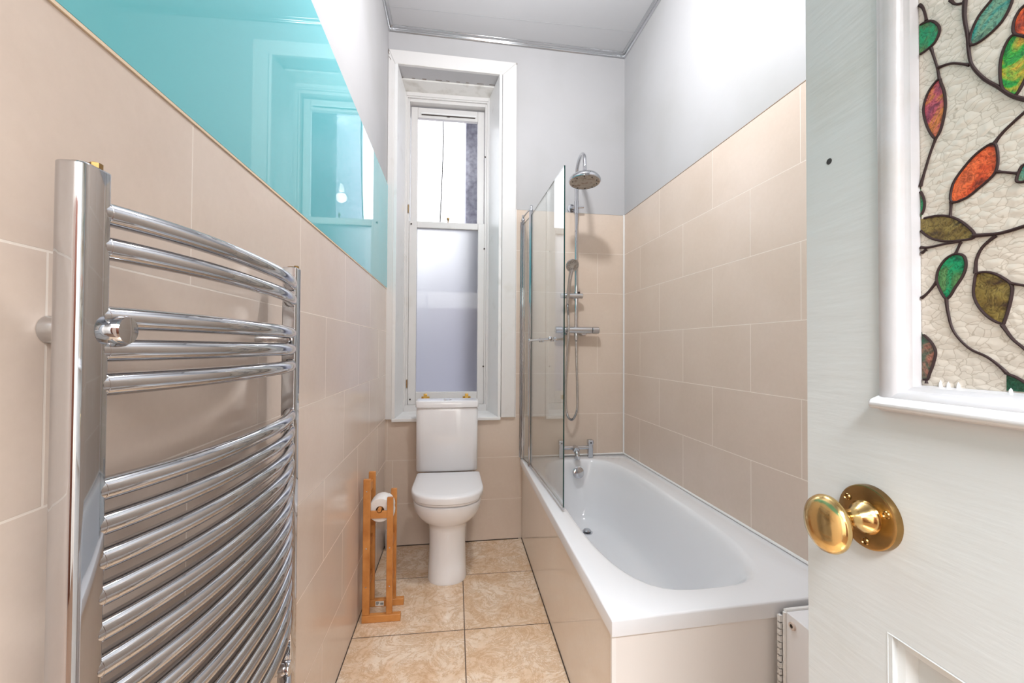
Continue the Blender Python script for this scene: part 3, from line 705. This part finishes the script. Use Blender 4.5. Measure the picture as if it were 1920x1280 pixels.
# ------------------------------------------------------------------ wooden paper stand with its roll
st = thing('toilet_roll_stand', 'orange bamboo toilet roll stand on the floor against the left tiled wall', 'stand', (-.35, 2.18, 0))
YN, YA = 2.122, 2.250
for ynr, zt in ((YN, 0), (YA, 0)):
    y0, y1 = ynr-.009, ynr+.009
    ft = part('foot', B(-.4265, -.2490, ynr-.013, ynr+.013, 0, .033), 'wood', st, bevel=.0025)
    part('post', B(-.4255, -.3925, y0, y1, .033, .668), 'wood', st, bevel=.003)
    part('post', B(-.3165, -.2880, y0, y1, .033, .580), 'wood', st, bevel=.003)
    bm = bm_new()
    zc, zh = .500, .017
    tp_ = [(-.3925, y0+.002, zc-zh), (-.3165, y0+.002, zc-zh), (-.3165, y0+.002, zc+zh)]
    for k in range(7):
        a = pi*k/6; tp_.append((-.352+.012*cos(a), y0+.002, zc+zh-.010*sin(a)))
    tp_.append((-.3925, y0+.002, zc+zh)); prism(bm, tp_, (0, .013, 0))
    part('cross_bar', bm, 'wood', st, bevel=.0015)
for z in (.612, .345, .165):
    part('rung', B(-.4200, -.4020, YN+.009, YA-.009, z-.020, z+.020), 'wood', st, bevel=.002)
for z in (.345, .165):
    part('rung', B(-.3100, -.2960, YN+.009, YA-.009, z-.020, z+.020), 'wood', st, bevel=.002)
part('spindle', T([(-.352, YN-.006, .521), (-.352, YA+.006, .521)], .0095, n=16), 'wood', st, bevel=.001)
for x, z in ((-.409, .612), (-.409, .345), (-.409, .165), (-.302, .345), (-.302, .165)): part('screw_head', LA([(0, .0012), (.0032, .001), (.0035, -.001)], (x, YN-.009, z), (0, -1, 0), n=10), 'chrome_d', st)
lb = part('price_sticker', B(-.386, -.345, YA-.0138, YA-.0130, .005, .028), 'label', st)
bm = bm_new()
for k in range(3): box(bm, -.383, -.368-.004*(k == 2), YA-.0143, YA-.0138, .022-.006*k, .0245-.006*k)
for k in range(7): box(bm, -.362+.0022*k, -.3608+.0022*k, YA-.0143, YA-.0138, .010, .020)
part('sticker_print', bm, 'ink', lb)
ro = thing('toilet_roll', 'white toilet roll held on the spindle of the bamboo stand', 'toilet roll', (-.352, 2.186, .515))
R0 = .056
bm = bm_new(); lathe(bm, [(.020, 0), (R0-.002, 0), (R0, .003), (R0, .093), (R0-.002, .096), (.020, .096)], (-.352, 2.137, .513), (0, 1, 0), n=56)
part('roll', bm, 'paper', ro, smooth=True)
bm = bm_new(); lathe(bm, [(.0205, .0005), (.0185, .0005), (.0185, .0955), (.0205, .0955)], (-.352, 2.137, .513), (0, 1, 0), n=32)
part('card_core', bm, 'card', ro, smooth=True)
bm = bm_new()
sheetp = [(-.352+(R0+.0015)*cos(a), (R0+.0015)*sin(a)+.513) for a in [radians(60-12*i) for i in range(7)]] + [(-.2935, .488), (-.2945, .468)]
loop = [(x, 2.137, z) for x, z in sheetp]; 
va = [bm.verts.new(p) for p in loop]; vb_ = [bm.verts.new((p[0], 2.233, p[2])) for p in loop]
for i in range(len(va)-1): bm.faces.new((va[i], va[i+1], vb_[i+1], vb_[i]))
part('loose_sheet', bm, 'paper', ro, smooth=True)

# ------------------------------------------------------------------ chrome towel radiator
ra = thing('towel_radiator', 'tall curved chrome ladder towel radiator mounted on the left tiled wall', 'radiator', (XL+.06, .81, .3))
def post(y0, y1):
    bm = bm_new(); x0, x1 = -.410, -.3795; ps = []; ri, ro_ = .0025, .009
    rr = (ri, ro_) if y0 < .8 else (ro_, ri)           # tighter corners on the side the bars leave from
    for cx_, cy_, a0, r in ((x1-rr[0], y1-rr[0], 0, rr[0]), (x0+rr[0], y1-rr[0], 90, rr[0]), (x0+rr[1], y0+rr[1], 180, rr[1]), (x1-rr[1], y0+rr[1], 270, rr[1])):
        for k in range(7): a = radians(a0+15*k); ps.append((cx_+r*cos(a), cy_+r*sin(a), .30))
    prism(bm, ps, (0, 0, 1.1805)); return part('upright', bm, 'chrome', ra, bevel=.002, seg=3)
p1 = post(.493, .531); p2 = post(1.088, 1.127)
zs = [1.437, 1.399, 1.3215, 1.285, 1.247] + [1.131-.0388*k for k in range(13)] + [.5165-.0388*k for k in range(5)]
def bar_bm():
    bm = bm_new(); pts = []
    for k in range(33):
        s = k/32; y = .529+(1.090-.529)*s; x = -.3915+.043*(1-abs(2*s-1)**2.6)
        pts.append((x, y, 0))
    tube(bm, pts, .0132, n=24); return bm
b0 = part('bar', bar_bm(), 'chrome', ra, smooth=True)
c0 = None
base = b0.location.copy()
b0.location = base + Vector((0, 0, zs[0]))
k0s = []
for yk, sk in ((.530, 1), (1.089, -1)):
    bm = bm_new(); lathe(bm, [(.0132, 0), (.0148, .0004), (.0150, .0012), (.0132, .0022)], (-.3915, yk, 0), (0, sk, 0), n=24)
    k0 = obj('bar_collar', bm, 'chrome', None, smooth=True); k0.parent = b0; k0s.append(k0)
for z in zs[1:]:
    b1 = b0.copy(); C.objects.link(b1); b1.parent = ra; b1.location = base + Vector((0, 0, z))
    for k0 in k0s:
        k1 = k0.copy(); C.objects.link(k1); k1.parent = b1
# brass plugs on the post tops
for y0, y1, p in ((.493, .531, p1), (1.088, 1.127, p2)):
    ym = (y0+y1)/2
    bm = bm_new(); lathe(bm, [(.011, 0), (.011, .003), (.009, .0045), (0, .0045)], (-.396, ym, 1.4795), (0, 0, 1), n=24)
    part('end_plug', bm, 'brass_d', p, smooth=True)
    bm = bm_new(); lathe(bm, [(.006, 0), (.006, .0065), (.0045, .0075), (0, .0075)], (-.388, ym+.008, 1.4805), (0, 0, 1), n=6)
    part('bleed_screw', bm, 'brass_d', p)
# wall brackets
for y in (.541, 1.050):
    for z in (1.3075, .56):
        bm = bm_new(); lathe(bm, [(0, 0), (.0155, 0), (.0155, .03), (.0145, .032), (.0145, .062), (.0125, .063)], (XL+.0045, y, z), (1, 0, 0), n=28)
        q = part('wall_bracket', bm, 'chrome_d', ra, smooth=True)
        part('bracket_cap', LA([(.0125, -.004), (.0158, -.003), (.0162, .001), (.0162, .016), (.0150, .0185), (.0, .0195)], (XL+.066, y, z), (1, 0, 0), n=32), 'chrome', q, smooth=True)
        bm = bm_new(); box(bm, -.398, -.386, min(y, .531 if y < .8 else 1.088), max(y, .531 if y < .8 else 1.088), z-.008, z+.008)
        part('bracket_clip', bm, 'chrome', q, bevel=.002)
# lower valves and pipe tails
for ym in (.512, 1.1075):
    q = part('radiator_valve', LA([(.009, 0), (.012, .004), (.012, .03), (.016, .034), (.016, .06), (.010, .066), (.010, .09)], (-.395, ym, .212), (0, 0, 1), n=24), 'chrome', ra, smooth=True)
    part('valve_cap', T([(-.395, ym, .245), (-.345, ym, .245)], .015, n=24), 'chrome', q, bevel=.003)
    part('supply_pipe', T([(-.395, ym, 0.0), (-.395, ym, .215)], .0075, n=16), 'chrome', ra, smooth=True)

# ------------------------------------------------------------------ the open door
XD = .44; DY1 = .493; DY0 = YF+.02; DT = .042
dr = thing('door_1', None, None, (XD+.02, .0, 0), kind='structure')
def dpart(name, bm, m, **k): return part(name, bm, m, dr, **k)
PZ0, PZ1 = 1.243, 1.98                                     # glazed opening
GY0, GY1 = -.13, .388
bm = bm_new()
box(bm, XD, XD+DT, GY1, DY1, .012, 2.10); box(bm, XD, XD+DT, DY0, GY0, .012, 2.10)
box(bm, XD, XD+DT, GY0, GY1, PZ1, 2.10); box(bm, XD, XD+DT, GY0, GY1, 1.003, 1.232); box(bm, XD, XD+DT, GY0, GY1, .012, .20)
dl = dpart('door_leaf', bm, 'door')
bm = B(XD+.0165, XD+.027, GY0-.01, GY1+.006, .19, 1.01); dpart('lower_panel', bm, 'door')
# lower panel moulding (sloping bead)
def mitre_frame(y0, y1, z0, z1, prof):
    """prof: list of (inset, x); swept round the rectangle with mitred corners"""
    bm = bm_new()
    loops = []
    for ins, x in prof: loops.append([bm.verts.new(p) for p in ((x, y0+ins, z0+ins), (x, y1-ins, z0+ins), (x, y1-ins, z1-ins), (x, y0+ins, z1-ins))])
    for a, b_ in zip(loops, loops[1:]):
        for k in range(4): bm.faces.new((a[k], a[(k+1) % 4], b_[(k+1) % 4], b_[k]))
    return bm
dpart('panel_moulding', mitre_frame(GY0, GY1+.006, .20, 1.003, [(0, XD+.016), (0, XD+.0005), (.0015, XD-.0005), (.006, XD+.006), (.012, XD+.008), (.0165, XD+.0145), (.0175, XD+.0165)]), 'door', smooth=True, angle=25)
# glazing bead: stands proud of the stile, runs in to the pane
gp = [(-.009, XD+.0005), (-.009, XD-.003), (-.0065, XD-.0055), (-.001, XD-.007), (.005, XD-.0066), (.0095, XD-.0045), (.0120, XD-.001), (.0132, XD+.003), (.0150, XD+.0045), (.0172, XD+.0055), (.0190, XD+.0136)]
dpart('glazing_bead', mitre_frame(GY0, GY1, PZ0-.006, PZ1, gp), mat('white_gloss_bead_paint', (188, 186, 189), .28, bump=(26, .4), var=((178, 172, 168), 9, 8, .55, .8)), smooth=True, angle=30)
bm = bm_new()
prism(bm, [(XD+.001, GY1+.011, 1.229), (XD-.013, GY1+.011, 1.230), (XD-.0155, GY1+.011, 1.2345), (XD-.013, GY1+.011, 1.2395), (XD-.004, GY1+.011, 1.243), (XD+.012, GY1+.0-.0+.011, 1.2475)], (0, GY0-GY1-.022, 0))
dpart('cill_bead', bm, mat('white_gloss_cill_paint', (204, 203, 204), .25, bump=(24, .3)), bevel=.002)
pn = dpart('glass_pane', B(XD+.0140, XD+.018, GY0+.01, GY1-.01, PZ0+.002, PZ1-.006), 'pebble')
XP = XD+.0140
greens = leaf_mat('leaf_green_glass', [(12, 84, 70), (18, 150, 98), (70, 120, 70), (110, 160, 96)])
teals = leaf_mat('leaf_teal_glass', [(16, 120, 120), (60, 150, 140), (120, 158, 130), (30, 70, 70)])
golds = leaf_mat('leaf_gold_green_glass', [(10, 96, 70), (60, 170, 60), (216, 170, 50), (20, 84, 70)])
pinks = leaf_mat('leaf_pink_amber_glass', [(112, 54, 82), (190, 84, 100), (206, 128, 60), (120, 120, 60)])
orng = leaf_mat('leaf_orange_glass', [(90, 40, 30), (204, 76, 36), (232, 110, 60), (120, 50, 34)])
brown = leaf_mat('leaf_olive_brown_glass', [(66, 46, 34), (110, 90, 44), (140, 122, 64), (60, 50, 40)])
mixed = leaf_mat('leaf_dark_green_pink_glass', [(12, 96, 76), (36, 84, 64), (84, 92, 74), (176, 110, 92)])
dkgrn = leaf_mat('leaf_deep_green_glass', [(24, 54, 46), (30, 78, 58), (44, 92, 66), (30, 60, 50)])
LM = dict(A=greens, B=teals, C=orng, D=golds, E=pinks, F=orng, G=greens, H=brown, I=greens, J=brown, K=mixed, L=dkgrn, M=teals)
LN = dict(A='green', B='teal', C='orange', D='green and gold', E='pink and amber', F='orange', G='bright green', H='olive brown', I='emerald green', J='dark olive brown', K='dark green and pink', L='deep green', M='grey teal')
LEAVES={"A": [[0.3731, 1.6101], [0.3671, 1.6116], [0.3581, 1.6089], [0.3516, 1.6], [0.3502, 1.5926], [0.3539, 1.5855], [0.3598, 1.5832], [0.3674, 1.5826], [0.3733, 1.585]], "B": [[0.3257, 1.5633], [0.325, 1.5726], [0.3194, 1.5832], [0.311, 1.5898], [0.3063, 1.5933], [0.2996, 1.592], [0.2959, 1.5833], [0.2976, 1.5749], [0.3032, 1.5666], [0.3124, 1.5619], [0.3208, 1.5606]], "C": [[0.2894, 1.5684], [0.2934, 1.5647], [0.2956, 1.5581], [0.2951, 1.5508], [0.2896, 1.5447], [0.2833, 1.5449], [0.2803, 1.5546], [0.2821, 1.568]], "D": [[0.2968, 1.5499], [0.3023, 1.5419], [0.3046, 1.5293], [0.3037, 1.5117], [0.2983, 1.5015], [0.2951, 1.499], [0.29, 1.5062], [0.2846, 1.5189], [0.2854, 1.537], [0.2905, 1.5453]], "E": [[0.3513, 1.5477], [0.3601, 1.5409], [0.3648, 1.5272], [0.3626, 1.5112], [0.3576, 1.4973], [0.354, 1.4931], [0.3496, 1.4997], [0.346, 1.5168], [0.3465, 1.5313], [0.3493, 1.5424]], "F": [[0.3419, 1.4275], [0.3405, 1.4425], [0.3331, 1.4533], [0.3217, 1.4634], [0.3098, 1.4667], [0.307, 1.4554], [0.3077, 1.4444], [0.3112, 1.4386], [0.3207, 1.4321], [0.3308, 1.4268]], "G": [[0.3754, 1.4523], [0.3684, 1.4465], [0.3648, 1.4353], [0.3657, 1.4272], [0.3701, 1.4206], [0.3757, 1.4196]], "H": [[0.3736, 1.4179], [0.3618, 1.4189], [0.3491, 1.4168], [0.3371, 1.4098], [0.326, 1.3967], [0.3247, 1.3899], [0.3344, 1.3898], [0.3477, 1.3923], [0.3603, 1.3989], [0.3702, 1.4105]], "I": [[0.3389, 1.3783], [0.3324, 1.3752], [0.3307, 1.3666], [0.3333, 1.3572], [0.3391, 1.348], [0.3437, 1.3402], [0.3474, 1.3389], [0.352, 1.3481], [0.3546, 1.3572], [0.3526, 1.3673], [0.3464, 1.3756]], "J": [[0.3223, 1.3578], [0.3131, 1.357], [0.3044, 1.3509], [0.2987, 1.3432], [0.2998, 1.3304], [0.3035, 1.3155], [0.3054, 1.3126], [0.3135, 1.3177], [0.3212, 1.3279], [0.3251, 1.3396], [0.3243, 1.3508]], "K": [[0.3766, 1.3037], [0.371, 1.3071], [0.3627, 1.3015], [0.3564, 1.2909], [0.3573, 1.2804], [0.3614, 1.2679], [0.3647, 1.2615], [0.3765, 1.268]], "L": [[0.303, 1.2713], [0.2969, 1.2687], [0.2912, 1.2647], [0.2857, 1.2608], [0.2857, 1.2536], [0.3031, 1.2531]], "M": [[0.2906, 1.44], [0.2936, 1.4344], [0.2947, 1.4287], [0.2908, 1.4265], [0.2855, 1.4285], [0.2864, 1.4369]]}
VINES=[[[0.3724, 1.6375], [0.3655, 1.6286], [0.3625, 1.618], [0.3618, 1.6117]], [[0.341, 1.6155], [0.337, 1.6084], [0.3305, 1.6047], [0.3279, 1.608]], [[0.3292, 1.606], [0.3299, 1.5914], [0.3276, 1.5714], [0.327, 1.559], [0.3247, 1.5438], [0.3163, 1.5266], [0.3059, 1.5124], [0.2983, 1.5015], [0.2901, 1.4933], [0.2809, 1.4861]], [[0.3512, 1.5588], [0.3402, 1.5555], [0.3265, 1.5451]], [[0.3576, 1.5816], [0.3527, 1.5606], [0.3506, 1.5465]], [[0.354, 1.4931], [0.3607, 1.476], [0.3693, 1.4483]], [[0.3697, 1.5817], [0.3714, 1.566], [0.3736, 1.5539]], [[0.3092, 1.4664], [0.3029, 1.4733], [0.2902, 1.4819], [0.2809, 1.4874]], [[0.3072, 1.4413], [0.2936, 1.4344]], [[0.3419, 1.4275], [0.3427, 1.4138]], [[0.2801, 1.3915], [0.2911, 1.3903], [0.3004, 1.3891], [0.309, 1.389], [0.3247, 1.3915]], [[0.309, 1.3875], [0.3181, 1.3802], [0.3228, 1.37], [0.3236, 1.358]], [[0.3755, 1.3945], [0.3637, 1.3899], [0.3478, 1.3897], [0.3344, 1.389]], [[0.3637, 1.3881], [0.3721, 1.3818], [0.3753, 1.3714]], [[0.3345, 1.3882], [0.3389, 1.3783]], [[0.3546, 1.3554], [0.3624, 1.3459], [0.3708, 1.3397], [0.3768, 1.3367]], [[0.3716, 1.338], [0.3726, 1.3199], [0.3719, 1.3072]], [[0.3467, 1.3388], [0.3453, 1.325], [0.341, 1.3078], [0.3297, 1.2927], [0.3163, 1.2848], [0.3076, 1.2772], [0.3027, 1.2714]], [[0.3054, 1.3118], [0.2989, 1.3002], [0.292, 1.2926], [0.2844, 1.284]], [[0.2996, 1.3456], [0.2916, 1.3429], [0.2806, 1.3385]], [[0.3647, 1.2624], [0.364, 1.2536]]]
pane_y1 = GY1-.0195; pane_z0 = PZ0+.014
def clip(p): return (min(p[0], pane_y1), max(p[1], pane_z0))
def leafset(dy, dz, keys):
    for k in keys:
        src = [(p[0]+dy, p[1]+dz) for p in LEAVES[k]]
        sm = [(v.x, v.y) for v in spline_closed([(p[0], p[1], 0) for p in src], 4)] if k not in ('L',) else src
        sm = [clip(p) for p in sm]; out = []
        for p in sm:
            if not out or abs(p[0]-out[-1][0])+abs(p[1]-out[-1][1]) > 1e-5: out.append(p)
        bm = bm_new(); prism(bm, [(XP-.0006, y, z) for y, z in out], (.0012, 0, 0))
        bmesh.ops.triangulate(bm, faces=[f for f in bm.faces if len(f.verts) > 4])
        f = part('leaf_glass', bm, LM[k], pn); f['label'] = LN[k]+' leaf-shaped glass'
        runs = [[]]
        for y, z in out + out[:1]:
            if y > pane_y1-1e-5 or z < pane_z0+1e-5: runs.append([(XP-.0008, y, z)] if False else [])
            else: runs[-1].append((XP-.0008, y, z))
        for pts in runs:
            if len(pts) > 2: tube(LEAD, pts, .00115, n=6)
LEAD = bm_new()
SETS = [(0, 0, 'ABCDEFGHIJKLM'), (0, .405, 'EFHIJK'), (-.105, 0, 'ADEFHIJ'), (-.21, .02, 'BDEFHIJ'), (-.105, .40, 'EFIJB'), (-.21, .405, 'EFHIJ'), (-.315, .01, 'EFHIJ')]
for dy, dz, ks in SETS: leafset(dy, dz, ks)
for dy, dz in ((0, 0), (0, .405), (-.105, 0), (-.21, .02), (-.105, .40), (-.21, .405)):
    for i, v in enumerate(VINES):
        q = [(XP-.0008, p[0]+dy, p[1]+dz) for p in v]
        if all(GY0+.02 < p[1] and p[2] < PZ1-.02 for p in q):
            sp_ = [p for p in spline(q, 6) if p.y < pane_y1 and p.z > pane_z0]
            if len(sp_) < 3: continue
            r0 = .0011 if i not in (2, 10) else .0014
            n_ = len(sp_); tube(LEAD, sp_, r0, n=6, rs=[r0*(1+.55*abs(2*j/(n_-1)-1)**3) for j in range(n_)])
part('leading', LEAD, 'lead', pn, smooth=True)
# drips of dried paint on the bottom of the pane
bm = bm_new()
for y, h in ((.352, .006), (.3455, .0048), (.3375, .005), (.30, .003)):
    lathe(bm, [(.0016, -.002), (.0011, h*.5), (0, h)], (XP-.001, y, PZ0+.0135), (0, 0, 1), n=8)
part('paint_drip', bm, 'white', pn, smooth=True)
# latch-side hole
part('screw_hole', LA([(0, .0006), (.0034, .0006), (.0036, 0)], (XD, .459, 1.5145), (-1, 0, 0), n=20), 'rubber', dl)
# knob
kz, ky = 1.113, .409
rs_ = dpart('knob_rose', LA([(0, .0075), (.012, .0075), (.0312, .0082), (.0328, .0070), (.0334, .0035), (.0334, 0)], (XD, ky, kz), (-1, 0, 0), n=56), 'brass_d', smooth=True)
bm = bm_new()
for a in (35, 155, 270): lathe(bm, [(0, .0072), (.0022, .0074), (.0032, .0092), (.0040, .0080)], (XD, ky+.0255*cos(radians(a)), kz+.0255*sin(radians(a))), (-1, 0, 0), n=14)
part('rose_screw', bm, 'brass_d', rs_, smooth=True)
part('knob_neck', LA([(.0175, .0075), (.0172, .010), (.0145, .014), (.0105, .019), (.0085, .024), (.0080, .034), (.0105, .040), (.0145, .0425)], (XD, ky, kz), (-1, 0, 0), n=40), 'brass', rs_, smooth=True)
part('door_knob', LA([(0, .041), (.010, .0415), (.020, .044), (.0255, .0475), (.0280, .0510), (.0283, .0535), (.0270, .0570), (.0225, .0610), (.015, .0640), (.007, .0655), (0, .0658)], (XD, ky, kz-.0048), (-1, 0, 0), n=64, sx=.98, sy=1.05), 'brass', rs_, smooth=True)

# ------------------------------------------------------------------ lamps that light the place
lp = thing('pendant_lamp', 'bare pendant bulb on a cord hanging from the bathroom ceiling', 'lamp', (.37, 1.55, ZC))
part('ceiling_rose', LA([(.045, 0), (.043, .012), (.02, .024), (0, .026)], (.37, 1.55, ZC), (0, 0, -1), n=28), 'white', lp, smooth=True)
part('cord', T([(.37, 1.55, ZC-.02), (.37, 1.55, 3.13)], .003, n=8), 'white', lp)
part('bulb_holder', T([(.37, 1.55, 3.13), (.37, 1.55, 3.085)], .018, n=20), 'white', lp, bevel=.003)
bulb = mat('lit_bulb', (255, 250, 240), .4)
bulb.node_tree.nodes['Principled BSDF'].inputs['Emission Color'].default_value = (1, .95, .88, 1); bulb.node_tree.nodes['Principled BSDF'].inputs['Emission Strength'].default_value = 6
o = part('bulb', LA([(.013, 0), (.018, .02), (.029, .045), (.030, .06), (.022, .08), (0, .09)], (.37, 1.55, 3.085), (0, 0, -1), n=28), bulb, lp, smooth=True)
o.visible_shadow = True
